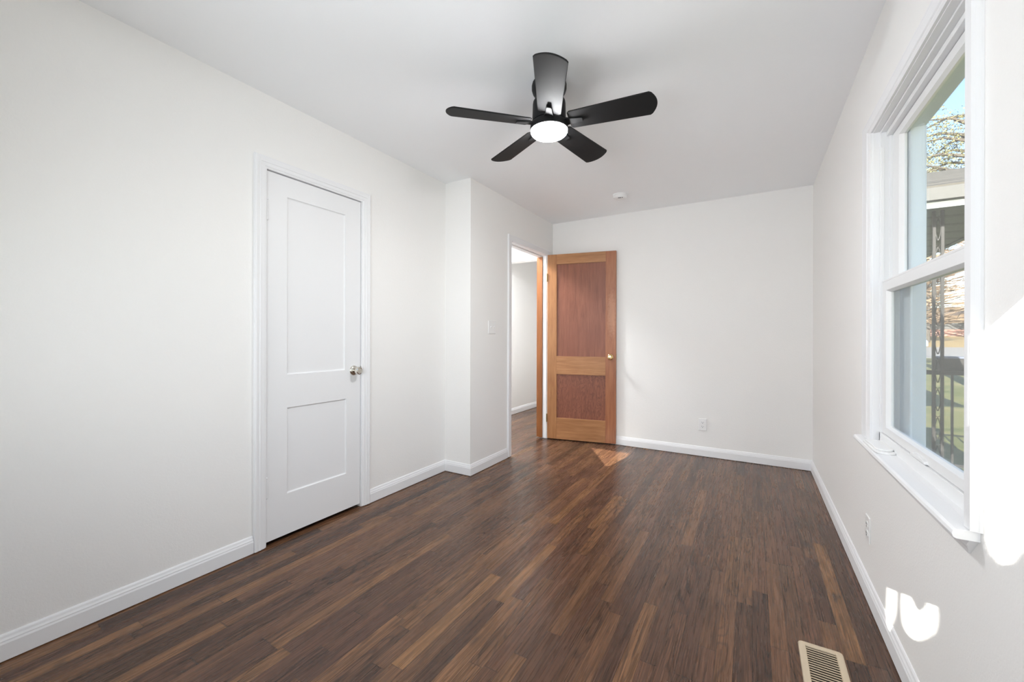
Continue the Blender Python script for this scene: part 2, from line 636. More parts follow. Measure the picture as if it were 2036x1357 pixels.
# hall doorway jambs: white near the room, bare wood beyond the stop
m = MB()
m.box(XA - 0.118, XA + .002, DY0 - .005, DY0 + .014, 0.006, DZ)
m.box(XA - 0.118, XA + .002, DY0, DY1, DZ - .014, DZ + .004)
m.box(XA - 0.105, XA - 0.045, DY0 + .014, DY0 + .024, 0.006, DZ - .014)
m.box(XA - 0.105, XA - 0.045, DY0 + .014, DY1 - .014, DZ - .026, DZ - .014)
m.box(XA - 0.043, XA + .002, DY1 - .014, DY1 + .006, 0.006, DZ - .014)
dj = struct(m.build('trim_4', M['trim'], bevel=.0015), 'white painted jamb of the hall doorway', 'door jamb')
m = MB()
m.box(XA - 0.118, XA - 0.043, DY1 - .014, DY1 + .006, 0.010, DZ - .014)
m.box(XA - 0.078, XA - 0.043, DY1 - .026, DY1 - .014, 0.010, DZ - .026)
o = m.build('trim_5', M['jambwood'], bevel=.0015)
struct(o, 'orange stained wood strip on the far jamb of the hall doorway', 'door jamb')
o = MB().box(XA - .010, XA + .006, DY0 - .002, DY0 + .0155, 0.905, 0.955).build('strike_plate', M['olbrass'], dj)
o['label'] = 'small dark brass strike plate'

# ------------------------------------------------------------------ closet door
d1 = empty('door_1', (XL - .002, CY0 + .006, 0.0))
struct(d1, 'closed white two-panel closet door in the left wall', 'door')
LW, LZ0, LZ1, TH = CY1 - CY0 - .0135, 0.024, CZ - .009, 0.035


def panelled(parent, name, mat, width, z0, z1, panels, th, rec, faces_x=True, s0=0.0):
    """slab with recessed, bevel-edged panels on its front; local y across, local x out of the wall"""
    ys = sorted({0, width, *[p[0] for p in panels], *[p[1] for p in panels]})
    zs = sorted({z0, z1, *[p[2] for p in panels], *[p[3] for p in panels]})
    mb = MB()
    inside = lambda y, z: any(p[0] < y < p[1] and p[2] < z < p[3] for p in panels)
    for i in range(len(ys) - 1):
        for j in range(len(zs) - 1):
            a, b, c, d = ys[i], ys[i + 1], zs[j], zs[j + 1]
            if not inside((a + b) / 2, (c + d) / 2):
                mb.add([(0, a, c), (0, b, c), (0, b, d), (0, a, d)], [(0, 1, 2, 3)])
    e = .007
    for a, b, c, d in panels:
        o1 = [(0, a, c), (0, b, c), (0, b, d), (0, a, d)]
        i1 = [(-rec * .7, a + .002, c + .002), (-rec * .7, b - .002, c + .002), (-rec * .7, b - .002, d - .002), (-rec * .7, a + .002, d - .002)]
        i2 = [(-rec, a + e, c + e), (-rec, b - e, c + e), (-rec, b - e, d - e), (-rec, a + e, d - e)]
        for q1, q2 in ((o1, i1), (i1, i2)):
            for k in range(4):
                mb.add([q1[k], q1[(k + 1) % 4], q2[(k + 1) % 4], q2[k]], [(0, 1, 2, 3)])
        mb.add(i2, [(0, 1, 2, 3)])
    mb.add([(-th, 0, z0), (-th, width, z0), (-th, width, z1), (-th, 0, z1)], [(3, 2, 1, 0)])
    for (a, b) in (((0, z0), (width, z0)), ((width, z0), (width, z1)), ((width, z1), (0, z1)), ((0, z1), (0, z0))):
        mb.add([(0, *a), (-th, *a), (-th, *b), (0, *b)], [(0, 1, 2, 3)])
    bm_name = mb.build(name, mat, parent)
    me = bm_name.data
    bm = bmesh.new()
    bm.from_mesh(me)
    bmesh.ops.remove_doubles(bm, verts=bm.verts, dist=1e-5)
    bmesh.ops.recalc_face_normals(bm, faces=bm.faces)
    bm.to_mesh(me)
    bm.free()
    return bm_name


k0 = CY0 + .006
panelled(d1, 'door_leaf', M['doorwhite'], LW, LZ0, LZ1, [(1.342 - k0, 1.724 - k0, .922, 1.920), (1.344 - k0, 1.735 - k0, .253, .736)], TH, .0085)


def knob(parent, base, axis, mat, name='door_knob', scale=1.0):
    """rose, neck and round knob along axis"""
    s_ = scale
    k = MB().lathe([(.0095 * s_, .004), (.0095 * s_, .020 * s_), (.014 * s_, .027 * s_), (.023 * s_, .034 * s_), (.0265 * s_, .043 * s_), (.0265 * s_, .050 * s_),
                    (.0235 * s_, .057 * s_), (.019 * s_, .059 * s_), (.017 * s_, .0575 * s_), (.006 * s_, .0585 * s_)], base, axis, 36).build(name, mat, parent, smooth=True)
    MB().lathe([(.033 * s_, 0), (.0325 * s_, .003), (.030 * s_, .0065), (.024 * s_, .010), (.016 * s_, .0125), (.010 * s_, .013)], base, axis, 36).build('knob_rose', mat, k, smooth=True)
    return k


kb = knob(d1, (0.0, 1.790 - k0, .915), (1, 0, 0), M['chrome'])
kb['label'] = 'shiny silver round knob'
o = MB().box(-.002, .0035, LW + .003, LW + .0085, .89, .94).build('latch_plate', M['chrome'], d1)
o['label'] = 'small silver latch plate'
for zc in (1.822, 0.318):
    hg = MB().lathe([(.0055, -.052), (.0055, .052)], (.003, .002, zc), (0, 0, 1), 14)
    hg.lathe([(.0035, .052), (.0065, .054), (.0035, .058), (.001, .060)], (.003, .002, zc), (0, 0, 1), 12)
    hg.lathe([(.001, -.060), (.0035, -.058), (.0065, -.054), (.0035, -.052)], (.003, .002, zc), (0, 0, 1), 12)
    hg.box(-.001, .0012, .002, .018, zc - .050, zc + .050)
    hg.build('hinge', M['doorwhite'], d1)

# ------------------------------------------------------------------ open wooden door
DA = math.radians(10.978)
d2 = empty('door_2', (-1.975, 4.128, 0), DA)
struct(d2, 'open varnished wooden two-panel door standing against the far wall', 'door')
DW, DZ0, DZ1 = .745, .012, 2.052
P1 = (.106, .636, .927, 1.942)
P2 = (.106, .636, .247, .728)
th = .035
MB().box(0, P1[0], 0, th, DZ0, DZ1).build('hinge_stile', M['stile'], d2, bevel=.0015)
MB().box(P1[1], DW, 0, th, DZ0, DZ1).build('latch_stile', M['stile_red'], d2, bevel=.0015)['label'] = 'redder stile with rubbed varnish beside the knob'
MB().box(P1[0], P1[1], 0, th, P1[3], DZ1).build('top_rail', M['rail'], d2, bevel=.001)
MB().box(P1[0], P1[1], 0, th, P2[3], P1[2]).build('lock_rail', M['rail'], d2, bevel=.001)
MB().box(P1[0], P1[1], 0, th, DZ0, P2[2]).build('bottom_rail', M['rail'], d2, bevel=.001)
for p, mt, nm in ((P1, M['panel'], 'upper_panel'), (P2, M['panel2'], 'lower_panel')):
    o = MB().box(p[0] - .004, p[1] + .004, .011, .024, p[2] - .004, p[3] + .004).build(nm, mt, d2)
    o['label'] = 'recessed reddish brown plywood panel'
kb = knob(d2, (.687, 0, .928), (0, -1, 0), M['brass'])
kb['label'] = 'round polished brass knob'
kb = knob(d2, (.687, th, .928), (0, 1, 0), M['olbrass'])
kb['label'] = 'brass knob on the far side'
o = MB().box(DW - .001, DW + .0015, .006, .029, .895, .96).build('latch_plate', M['olbrass'], d2)
o['label'] = 'dark brass latch plate on the door edge'
for zc in (1.80, 0.24):
    hg = MB().lathe([(.006, -.045), (.006, .045)], (-.004, -.003, zc), (0, 0, 1), 14)
    hg.box(-.0025, 0, 0, .030, zc - .044, zc + .044)
    hg.build('hinge', M['olbrass'], d2)['label'] = 'aged brass hinge'

# ------------------------------------------------------------------ right window
w1 = empty('window_1', (XR, WY0, WZ0))
struct(w1, 'white double-hung window in the right wall looking out on the porch', 'window')
WO = Vector((XR, WY0, WZ0))


def wpart(mb, name, mat, parent=w1, bevel=0.0012):
    mb.v = [tuple(Vector(p) - WO) for p in mb.v]
    return mb.build(name, mat, parent, bevel=bevel)


# lining of the opening
m = MB()
m.box(XR - .004, .512, WY1 - .002, WY1 + .012, WZ0, WZ1)
m.box(XR - .004, .512, WY0 - .012, WY0 + .002, WZ0, WZ1)
m.box(XR - .004, .512, WY0 - .012, WY1 + .012, WZ1 - .003, WZ1 + .012)
wpart(m, 'jamb_lining', M['trim'])
# vinyl frame
FX0, FX1 = .456, .516
m = MB()
m.box(FX0, FX1, WY1 - .014, WY1 - .002, .70, WZ1)
m.box(FX0, FX1, WY0 + .002, WY0 + .014, .70, WZ1)
m.box(FX0, FX1, WY0 + .014, WY1 - .014, WZ1 - .012, WZ1 - .003)
m.box(FX0 + .018, FX1, WY0 + .014, WY1 - .014, 1.972, WZ1 - .012)
m.box(FX0, FX1, WY0 + .002, WY1 - .002, .70, .744)
m.box(FX0 + .027, FX1, WY1 - .022, WY1 - .014, .744, WZ1)      # parting stop
m.box(FX0 + .027, FX1, WY0 + .014, WY0 + .022, .744, WZ1)
wpart(m, 'window_frame', M['vinyl'])


def sash(name, x0, x1, y0, y1, z0, z1, sl_, sr_, st_, sb_, gx, bead):
    """frame of four members whose inner edges slope back to the glass"""
    prof = [(0, x0), (1, x0), (1 + bead, gx - .003), (1 + bead, gx + .006), (1, x1), (0, x1)]
    mb = MB()
    W = {'l': sl_, 'r': sr_, 't': st_, 'b': sb_}

    def ring(x, k):
        return [(x, y0 + k * W['l'], z0 + k * W['b']), (x, y1 - k * W['r'], z0 + k * W['b']), (x, y1 - k * W['r'], z1 - k * W['t']), (x, y0 + k * W['l'], z1 - k * W['t'])]
    rings = [ring(x, k) for k, x in prof]
    n = len(rings)
    vs = [p for r in rings for p in r]
    fs = []
    for i in range(n):
        for k in range(4):
            fs.append((i * 4 + k, i * 4 + (k + 1) % 4, ((i + 1) % n) * 4 + (k + 1) % 4, ((i + 1) % n) * 4 + k))
    mb.add(vs, fs)
    o = wpart(mb, name, M['vinyl'], bevel=.0008)
    g = MB().box(gx, gx + .004, y0 + W['l'] * .9, y1 - W['r'] * .9, z0 + W['b'] * .9, z1 - W['t'] * .9)
    wpart(g, 'pane', M['glass'], o, 0)
    return o


# upper sash, outside; lower sash, inside
sash('upper_sash', .492, .514, WY0 + .022, WY1 - .022, 1.335, 1.970, .085, .085, .032, .03, .506, .22)
ls = sash('lower_sash', .462, .486, WY0 + .014, WY1 - .014, .746, 1.366, .056, .056, .036, .030, .478, .22)
m = MB().box(.462, .500, WY0 + .016, WY1 - .016, 1.366, 1.374)
wpart(m, 'meeting_rail', M['vinyl'], ls)
# finger lift on the bottom rail
m = MB()
m.prism([(1.722, .748), (1.728, .756), (1.745, .760), (1.835, .760), (1.852, .756), (1.858, .748)], lambda a, b, d: (.464 - d, a, b), .012)
lf = wpart(m, 'finger_lift', M['vinyl'], ls, .002)
# sash lock recess on jamb track
m = MB().box(.4585, .468, WY1 - .0165, WY1 - .013, 1.37, 1.93)
wpart(m, 'jamb_track', M['vinyl'])
# insect screen outside the lower half
m = MB()
for a, b, c, d in ((WY1 - .060, WY1 - .030, .72, 1.36), (WY0 + .03, WY0 + .06, .72, 1.36), (WY0 + .03, WY1 - .03, .715, .745), (WY0 + .03, WY1 - .03, 1.335, 1.36)):
    m.box(.518, .528, a, b, c, d)
sf = wpart(m, 'screen_frame', M['extrim'])
m = MB().box(.5225, .5232, WY0 + .05, WY1 - .05, .74, 1.345)
wpart(m, 'screen_mesh', M['screen'], sf, 0)
# outside casing
m = MB()
YE1, YE0, ZE = 2.118, 1.50, 1.940
m.box(.516, .562, YE1, WY1 + .06, .68, 2.06)
m.box(.516, .562, WY0 - .06, WY0 + .10, .68, 2.06)
m.box(.516, .562, WY0 - .06, WY1 + .06, ZE, 2.06)
m.box(.516, .562, WY0 - .06, WY1 + .06, .64, .690)
o = wpart(m, 'outside_casing', M['extrim'], bevel=.003)
o['label'] = 'pale blue grey outside casing'

WCAS = [(0, 0), (0, .012), (.008, .016), (.012, .016), (.016, .0195), (.052, .0185), (.055, .0195), (.0585, .0195), (.0605, .013), (.0635, .007), (.065, .005), (.065, 0)]
casing('trim_6', XR, -1, WY0, WY1, .705, WZ1, WCAS, 'white moulded casing around the right window', 0.72, 1.9)
# stool and apron
m = MB()
prof = [(.462, .680), (.400, .680), (.394, .683), (.392, .690), (.394, .698), (.400, .7015), (.462, .7045)]
m.sweep([WY0 - .035 + .0, WY0 - .03, WY1 + .12, WY1 + .125], prof, lambda s, q: (q[0] if (WY0 < s < WY1) or q[0] < XR else XR, s, q[1]))
m.box(XR - .001, .462, WY0, WY1, .680, .7035)
struct(m.build('trim_7', M['trim'], bevel=.001), 'white window sill board of the right window', 'window sill')
m = MB()
ap = [(0, .680), (.016, .680), (.016, .664), (.012, .659), (.012, .655), (.008, .648), (.004, .634), (0, .634)]
m.sweep([WY0 - .03, WY1 + .10], ap, lambda s, q: (XR - q[0], s + (.68 - q[1]) * (.95 if s < WY1 else -.95), q[1]))
struct(m.build('trim_8', M['trim']), 'white moulding strip under the window sill', 'trim')

# two windows behind the camera
for i, (a, b) in enumerate(NW):
    wi = empty('window_%d' % (i + 2), ((a + b) / 2, YN, NZ0))
    struct(wi, ['white window in the near wall close to the left wall', 'white window in the near wall close to the right wall'][i], 'window')
    hw = (b - a) / 2
    m = MB()
    m.box(-hw - .06, -hw, -.02, .016, -.0, NZ1 - NZ0 + .06)
    m.box(hw, hw + .06, -.02, .016, -.0, NZ1 - NZ0 + .06)
    m.box(-hw, hw, -.02, .016, NZ1 - NZ0, NZ1 - NZ0 + .06)
    m.box(-hw - .09, hw + .09, -.02, .05, -.03, .0)
    m.build('window_casing', M['trim'], wi, bevel=.002)
    m = MB()
    m.box(-hw, hw, -.075, -.045, .525, .595)
    m.box(-hw, hw, -.075, -.045, 0, .03)
    m.build('sash_rail', M['vinyl'], wi, bevel=.002)
    MB().box(-hw, hw, -.062, -.058, .02, NZ1 - NZ0).build('pane', M['glass'], wi)

# ------------------------------------------------------------------ ceiling fan
fan = empty('ceiling_fan', (-.906, 1.908, H))
tag(fan, 'black five-blade ceiling fan with a glowing round light', 'ceiling fan')
MB().lathe([(.060, 0), (.086, 0), (.089, -.012), (.089, -.030), (.084, -.046), (.072, -.064), (.066, -.078), (.050, -.080)], (0, 0, 0), (0, 0, 1), 56).build('canopy', M['fan'], fan, smooth=True)
MB().lathe([(.040, -.074), (.067, -.078), (.076, -.086), (.082, -.096), (.084, -.110), (.086, -.185), (.084, -.196), (.05, -.198)], (0, 0, 0), (0, 0, 1), 56).build('motor_housing', M['fan'], fan, smooth=True)
MB().lathe([(.05, -.198), (.084, -.200), (.091, -.206), (.095, -.215), (.0970, -.230), (.0965, -.2425), (.085, -.243)], (0, 0, 0), (0, 0, 1), 56).build('light_collar', M['fan'], fan, smooth=True)
o = MB().lathe([(.080, -.241), (.0920, -.242), (.0925, -.250), (.0900, -.256), (.084, -.261), (.070, -.266), (.045, -.2695), (.02, -.271), (.001, -.2715)], (0, 0, 0), (0, 0, 1), 56).build('light_diffuser', M['lamp'], fan, smooth=True)
o['label'] = 'round white diffuser, switched on'


def blade_mesh():
    """local x outward, y across, z up; rounded tip, slightly wider outward"""
    r0, r1 = .105, .526
    w0, w1 = .058, .073
    out = [(r0, -w0 + .010), (r0 + .010, -w0)]
    tip = []
    n = 18
    for i in range(n + 1):
        a = -1 + 2 * i / n
        bulge = .030 * (1 - a * a)
        yy = a * w1
        tip.append((r1 - .030 + bulge, yy))
    tip[0] = (r1 - .034, -w1 + .001)
    tip[-1] = (r1 - .034, w1 - .001)
    out += tip + [(r0 + .010, w0), (r0, w0 - .010)]
    return MB().prism(out, lambda a, b, d: (a, b, d - .0035), .007)


def bracket_mesh():
    m = MB()
    pl = [(.076, -.030), (.110, -.020), (.150, -.015), (.172, -.013), (.176, -.008), (.176, .008), (.172, .013), (.150, .015), (.110, .020), (.076, .030)]
    m.prism(pl, lambda a, b, d: (a, b, -.0075 + .008 * (.176 - a) / .1 - d), .008)
    return m


bm_, br_ = None, None
PITCH = math.radians(-13)
for k in range(5):
    ang = math.radians(-64.0 + 72 * k)
    if bm_ is None:
        bm_ = blade_mesh().build('fan_blade', M['fan'], fan, bevel=.0022)
        br_ = bracket_mesh().build('blade_bracket', M['fan'], bm_, bevel=.0015)
        b = bm_
    else:
        b = bm_.copy()
        COL.objects.link(b)
        c = br_.copy()
        COL.objects.link(c)
        c.parent = b
    b.location = (0, 0, -.207)
    b.rotation_mode = 'QUATERNION'
    b.rotation_quaternion = (Matrix.Rotation(ang, 3, 'Z') @ Matrix.Rotation(PITCH, 3, 'X')).to_quaternion()

# ------------------------------------------------------------------ smoke detector
sd = empty('smoke_detector', (-1.050, 3.722, H))
tag(sd, 'round white smoke detector on the ceiling near the far wall', 'smoke detector')
MB().lathe([(.05, 0), (.066, 0), (.067, -.004), (.066, -.011), (.05, -.012)], (0, 0, 0), (0, 0, 1), 48).build('base_plate', M['plastic'], sd, smooth=True)
MB().lathe([(.05, -.011), (.062, -.012), (.0615, -.026), (.058, -.033), (.048, -.038), (.030, -.0395), (.001, -.040)], (0, 0, 0), (0, 0, 1), 48).build('cover', M['plastic'], sd, smooth=True)
dv = Vector((1.05, -3.722, 0)).normalized()
ta = Vector((-dv.y, dv.x, 0))
m = MB()
m.obox(dv * .040 + ta * -.004 + Vector((0, 0, -.0385)), ta, dv, (0, 0, 1), .014, .0045, .0025)
m.obox(dv * .040 + ta * .019 + Vector((0, 0, -.0385)), ta, dv, (0, 0, 1), .004, .0045, .0025)
m.build('sounder_slot', M['slot'], sd)['label'] = 'black slots in the cover'

# ------------------------------------------------------------------ switch and outlets
sw = empty('light_switch', (XA, 3.030, 1.222))
tag(sw, 'white double light switch plate left of the hall doorway', 'light switch')
MB().box(0, .006, -.058, .058, -.057, .057).build('cover_plate', M['plastic'], sw, bevel=.003)
for q in (-.023, .023):
    m = MB().box(.005, .0075, q - .005, q + .005, -.012, .012)
    m.prism([(.0065, -.004), (.0065, .006), (.017, .011), (.018, .006)], lambda a, b, d, q=q: (a, q - .0035 + d, b), .007)
    m.build('toggle', M['plastic'], sw, bevel=.0006)


def outlet(name, loc, rz, label):
    o = empty(name, loc, rz)
    tag(o, label, 'outlet')
    # local: x across, y out of the wall is -y
    MB().box(-.035, .035, -.006, 0, -.057, .057).build('cover_plate', M['plastic'], o, bevel=.003)
    for zc in (-.0195, .0195):
        pts = []
        for i in range(24):
            a = 2 * PI * i / 24
            pts.append((max(-.0165, min(.0165, .0195 * math.cos(a))), zc + .0145 * math.sin(a)))
        f = MB().prism(pts, lambda a, b, d: (a, -.0055 - d, b), .0025).build('socket', M['plastic'], o)
        s = MB()
        s.box(-.0075, -.0055, -.0086, -.0078, zc - .001, zc + .008)
        s.box(.0055, .0075, -.0086, -.0078, zc + .000, zc + .007)
        s.lathe([(.0028, 0), (.0028, .0008)], (0, -.0079, zc - .007), (0, -1, 0), 12)
        s.build('slot', M['slot'], f)
    MB().lathe([(.003, 0), (.003, .001), (.0015, .0016)], (0, -.006, 0), (0, -1, 0), 12).build('screw', M['plastic'], o)
    return o


outlet('wall_outlet', (-.4145, YB, .304), 0, 'white outlet low on the far wall')
outlet('wall_outlet', (XR, 2.337, .300), -PI / 2, 'white outlet low on the right wall under the window')

# ------------------------------------------------------------------ floor register
fv = empty('floor_vent', (.146, 1.870, 0))
tag(fv, 'tan metal floor vent with narrow slats by the right wall', 'floor vent')
VW, VL = .134, .330
m = MB()


def ring(e, z):
    pts = []
    r = .012
    for cx, cy, a0 in ((VW - e - r, -e - r, 0), (e + r, -e - r, 90), (e + r, -VL + e + r, 180), (VW - e - r, -VL + e + r, 270)):
        for i in range(5):
            a = math.radians(a0 + 22.5 * i)
            pts.append((cx + r * math.cos(a), cy + r * math.sin(a), z))
    return pts


def ring_in(e, z):
    out = []
    for cx, cy in ((VW - e, -e), (e, -e), (e, -VL + e), (VW - e, -VL + e)):
        out += [(cx, cy, z)] * 5
    return out


rings = [ring(0, .0005), ring(.002, .005), ring(.006, .0065), ring_in(.021, .0065), ring_in(.023, .004), ring_in(.023, .0005)]
n = len(rings[0])
vs = [p for r in rings for p in r]
fs = [(i * n + k, i * n + (k + 1) % n, (i + 1) * n + (k + 1) % n, (i + 1) * n + k) for i in range(5) for k in range(n)]
m.add(vs, fs)
o = m.build('frame', M['tan'], fv)
bm = bmesh.new()
bm.from_mesh(o.data)
bmesh.ops.remove_doubles(bm, verts=bm.verts, dist=1e-6)
bmesh.ops.dissolve_degenerate(bm, dist=1e-6, edges=bm.edges)
bm.to_mesh(o.data)
bm.free()
MB().box(.022, VW - .022, -VL + .022, -.022, .0004, .0010).build('duct_shade_plate', M['duct'], fv)['label'] = 'dark plate painted as shade under the slats'  # flat dark plate on the floor, stands in for shade in the duct
ns = 22
for k in range(ns):
    yc = -.027 - (VL - .054) * (k + .5) / ns
    MB().obox((VW / 2, yc, .0036), (1, 0, 0), (0, .93, -.36), (0, .36, .93), VW / 2 - .022, .0049, .0008).build('slat', M['tan'], fv)

# ------------------------------------------------------------------ latch piece on the sill
sp = empty('window_latch', (.430, 2.11, .703))
tag(sp, 'oblong white plastic latch piece lying on the far end of the window sill', 'latch')
pts = []
for i in range(13):
    a = -PI / 2 + PI * i / 12 - PI / 2
    pts.append((.034 * math.cos(a - 0), -.075 + .045 * math.sin(a) if math.sin(a) < 0 else -.075))
body = [(-.034, .115), (-.034, -.060)] + [(-.034 * math.cos(PI * i / 12), -.060 - .042 * math.sin(PI * i / 12)) for i in range(1, 12)] + [(.034, -.060), (.034, .115)]
MB().prism(body, lambda a, b, d: (a, b, d), .008).build('base', M['plastic'], sp, bevel=.003)
top = [(a * .80, b * .86 + .006) for a, b in body]
MB().prism(top, lambda a, b, d: (a, b, .008 + d), .007).build('cap', M['plastic'], sp, bevel=.003)

# ------------------------------------------------------------------ fill lamp added to brighten the hall (out of sight above the doorway)
hl = empty('hall_fill_lamp', (-2.55, 3.75, H))
tag(hl, 'unseen round fill lamp added to light the hall, switched on', 'lamp')
MB().lathe([(.10, 0), (.14, 0), (.145, -.010), (.14, -.020), (.10, -.021)], (0, 0, 0), (0, 0, 1), 40).build('base', M['plastic'], hl, smooth=True)
MB().lathe([(.10, -.018), (.132, -.02), (.128, -.045), (.10, -.07), (.06, -.082), (.001, -.086)], (0, 0, 0), (0, 0, 1), 40).build('diffuser', M['hfill'], hl, smooth=True)

# ------------------------------------------------------------------ outside
GZ = -.15
prof = [(-14, GZ), (12, GZ), (20, -.05), (30, .13), (45, .46), (60, 1.33), (95, 2.4)]


def ground_z(y):
    for (a, za), (b, zb) in zip(prof, prof[1:]):
        if a <= y <= b:
            return za + (zb - za) * (y - a) / (b - a)
    return prof[-1][1]


M['lawn'] = leafy('winter_lawn', [(0.3, s2l(76, 84, 44)), (0.5, s2l(104, 104, 62)), (0.7, s2l(128, 118, 80))], 1.2)
M['lawn2'] = leafy('dry_lawn', [(0.3, s2l(138, 118, 80)), (0.6, s2l(152, 132, 94))], .5)
M['road'] = plain('pale_asphalt', s2l(132, 128, 124), 0.9, bump=(8, .1, .01))
m = MB()


def strip(mb, y0, y1, x0=-60, x1=90):
    ys = [y0] + [a for a, _ in prof if y0 < a < y1] + [y1]
    for a, b in zip(ys, ys[1:]):
        mb.add([(x0, a, ground_z(a)), (x1, a, ground_z(a)), (x1, b, ground_z(b)), (x0, b, ground_z(b))], [(0, 1, 2, 3)])


strip(m, -14, 29)
struct(m.build('lawn', M['lawn']), 'winter lawn outside the right window', 'lawn')
m = MB()
strip(m, 29, 44)
struct(m.build('road', M['road']), 'pale grey road beyond the lawn', 'road')
m = MB()
strip(m, 44, 95)
struct(m.build('far_lawn', M['lawn2']), 'dry yellow lawn on the far side of the road', 'lawn')

# eave of this house over the right window
m = MB()
m.prism([(.545, 2.63), (.95, 2.63), (.95, 2.75), (.545, 2.92)], lambda a, b, d: (a, -.8 + d, b), 5.3)
struct(m.build('roof_eave', plain('eave_paint', s2l(150, 152, 150), .7)), 'overhanging eave of the house above the right window', 'eave')
# porch roof
t = NT('pale_shingles')
x, y, z = t.sep(t.pos())
cr = t.math('FRACT', t.math('MULTIPLY', y, 4.2))
rw = t.math('FLOOR', t.math('MULTIPLY', y, 4.2))
wn_ = t.n('TexWhiteNoise', noise_dimensions='2D')
t.put(wn_.inputs['Vector'], t.xyz(t.math('FLOOR', t.math('MULTIPLY', x, 4.0)), rw, 0))
c = t.mix(wn_.outputs['Value'], s2l(72, 68, 60), s2l(86, 81, 72))
c = t.mix(t.maprange(cr, 0.0, 0.34, 1.0, 0.0), c, s2l(26, 23, 18))
t.set(col=c, rough=.9)
M['shingle'] = t.m
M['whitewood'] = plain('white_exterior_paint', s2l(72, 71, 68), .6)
t = NT('ribbed_soffit')
x, y, z = t.sep(t.pos())
c = t.mix(t.maprange(t.math('FRACT', t.math('MULTIPLY', y, 2.4)), .0, .35, .9, 0.), s2l(96, 100, 94), s2l(38, 40, 36))
t.set(col=c, rough=.7)
M['soffit'] = t.m
M['frieze'] = plain('grey_frieze', s2l(112, 118, 118), .7)
pr = empty('porch_roof', (.57, 4.9, 2.3))
tag(pr, 'porch roof with pale shingles and dark underside outside the window', 'roof')
m = MB()
m.prism([(0, .155), (0, .125), (2.3, .92), (2.3, .95)], lambda a, b, d: (d, a, b), 1.90)
m.build('shingles', M['shingle'], pr)
MB().box(0, 1.88, -.012, .02, .028, .140).build('fascia', M['whitewood'], pr, bevel=.004)
MB().box(0, 1.53, .02, 3.4, .0, .03).build('soffit', M['soffit'], pr)
MB().box(0, 1.53, .022, .05, -.035, .029).build('frieze_board', M['frieze'], pr)
MB().box(1.51, 1.57, .02, 3.4, -.01, .045).build('beam', M['soffit'], pr)

# iron porch column and railing
pc = empty('porch_column', (1.455, 5.2, GZ))
tag(pc, 'dark wrought iron porch column with scrolls behind the lower pane', 'column')
for dx in (-.028, .028):
    MB().box(dx - .0105, dx + .0105, -.0105, .0105, 0, 2.46).build('upright', M['iron'], pc)
m = MB()
for k in range(9):
    zc = .20 + k * .26
    for sg in (-1, 1):
        pts = [(sg * (.002 + .016 * math.sin(PI * i / 8)), 0, zc - .1 + .2 * i / 8) for i in range(9)]
        m.tube(pts, .0035, 6)
    m.tube([(-.02, 0, zc + .12), (0, 0, zc + .105), (.02, 0, zc + .12)], .0035, 6)
m.build('scrollwork', M['iron'], pc)
MB().box(-.06, .06, -.03, .03, 0, .012).build('foot_plate', M['iron'], pc)
rl = empty('porch_railing', (1.0, 5.32, GZ))
tag(rl, 'dark iron porch railing with balusters behind the lower pane', 'railing')
MB().box(-.4, 1.1, -.018, .018, .945, .985).build('top_rail', M['iron'], rl)
MB().box(-.4, 1.1, -.012, .012, .10, .125).build('bottom_rail', M['iron'], rl)
for k in range(13):
    xx = -.36 + k * .118
    MB().box(xx - .008, xx + .008, -.008, .008, 0.0 if k % 6 == 0 else .12, .95).build('baluster', M['iron'], rl)
pb = empty('planter_box', (1.67, 5.40, .835))
tag(pb, 'dark planter box standing on the porch railing', 'planter')
m = MB()
m.prism([(-.155, 0), (.155, 0), (.175, .115), (-.175, .115)], lambda a, b, d: (a, -.06 + d, b), .12)
m.build('box', M['iron'], pb, bevel=.004)
MB().box(-.182, .182, -.067, .067, .112, .130).build('rim', plain('slate_blue_rim', s2l(92, 98, 116), .5), pb, bevel=.003)


def leaf_cloud(mb, pts, size, spread=1.0, aspect=1.0):
    for p in pts:
        a = Vector((random.gauss(0, 1), random.gauss(0, 1), random.gauss(0, 1))).normalized()
        b = a.orthogonal().normalized()
        c = a.cross(b)
        s_ = size * random.uniform(.6, 1.3)
        p = Vector(p)
        mb.add([p + b * s_, p + c * s_ * aspect, p - b * s_, p - c * s_ * aspect], [(0, 1, 2, 3)])


M['leafy'] = leafy('yellow_green_leaves', [(0.3, s2l(92, 94, 66)), (0.55, s2l(122, 118, 82)), (0.75, s2l(146, 138, 104))], 1.5)
M['bark'] = plain('bark', s2l(78, 72, 64), .9, bump=(9, .4, .03))
M['twig'] = leafy('bare_twigs', [(0.3, s2l(92, 76, 60)), (0.7, s2l(132, 114, 92))], .4)
tr = empty('tree', (4.75, 14.0, GZ))
tag(tr, 'tall tree with thin yellowish leaves behind the porch roof', 'tree')
m = MB()
m.tube([(.0, 0, 0), (.05, .1, 2.0), (0, 0, 4.0), (-.2, .1, 6.0), (-.3, 0, 7.5)], [.22, .18, .14, .09, .03], 10)
brs = []
for k in range(16):
    z0 = random.uniform(4.2, 7.0)
    a = random.uniform(0, 2 * PI)
    L = random.uniform(1.0, 2.1)
    e = (-.1 + L * math.cos(a), L * math.sin(a), z0 + random.uniform(-.1, .7))
    brs.append(((-.1, .05, z0), e))
for k in range(5):
    z0 = 4.9 + .35 * k
    brs.append(((-.1, .05, z0), (-1.7 + .15 * k, random.uniform(-.3, .3), z0 + .1 * k)))
for s_, e in brs:
    mid = ((s_[0] + e[0]) / 2, (s_[1] + e[1]) / 2, (s_[2] + e[2]) / 2 + .15)
    m.tube([s_, mid, e], [.05, .03, .01], 6)
m.build('trunk', M['bark'], tr, smooth=True)
m = MB()
P = []
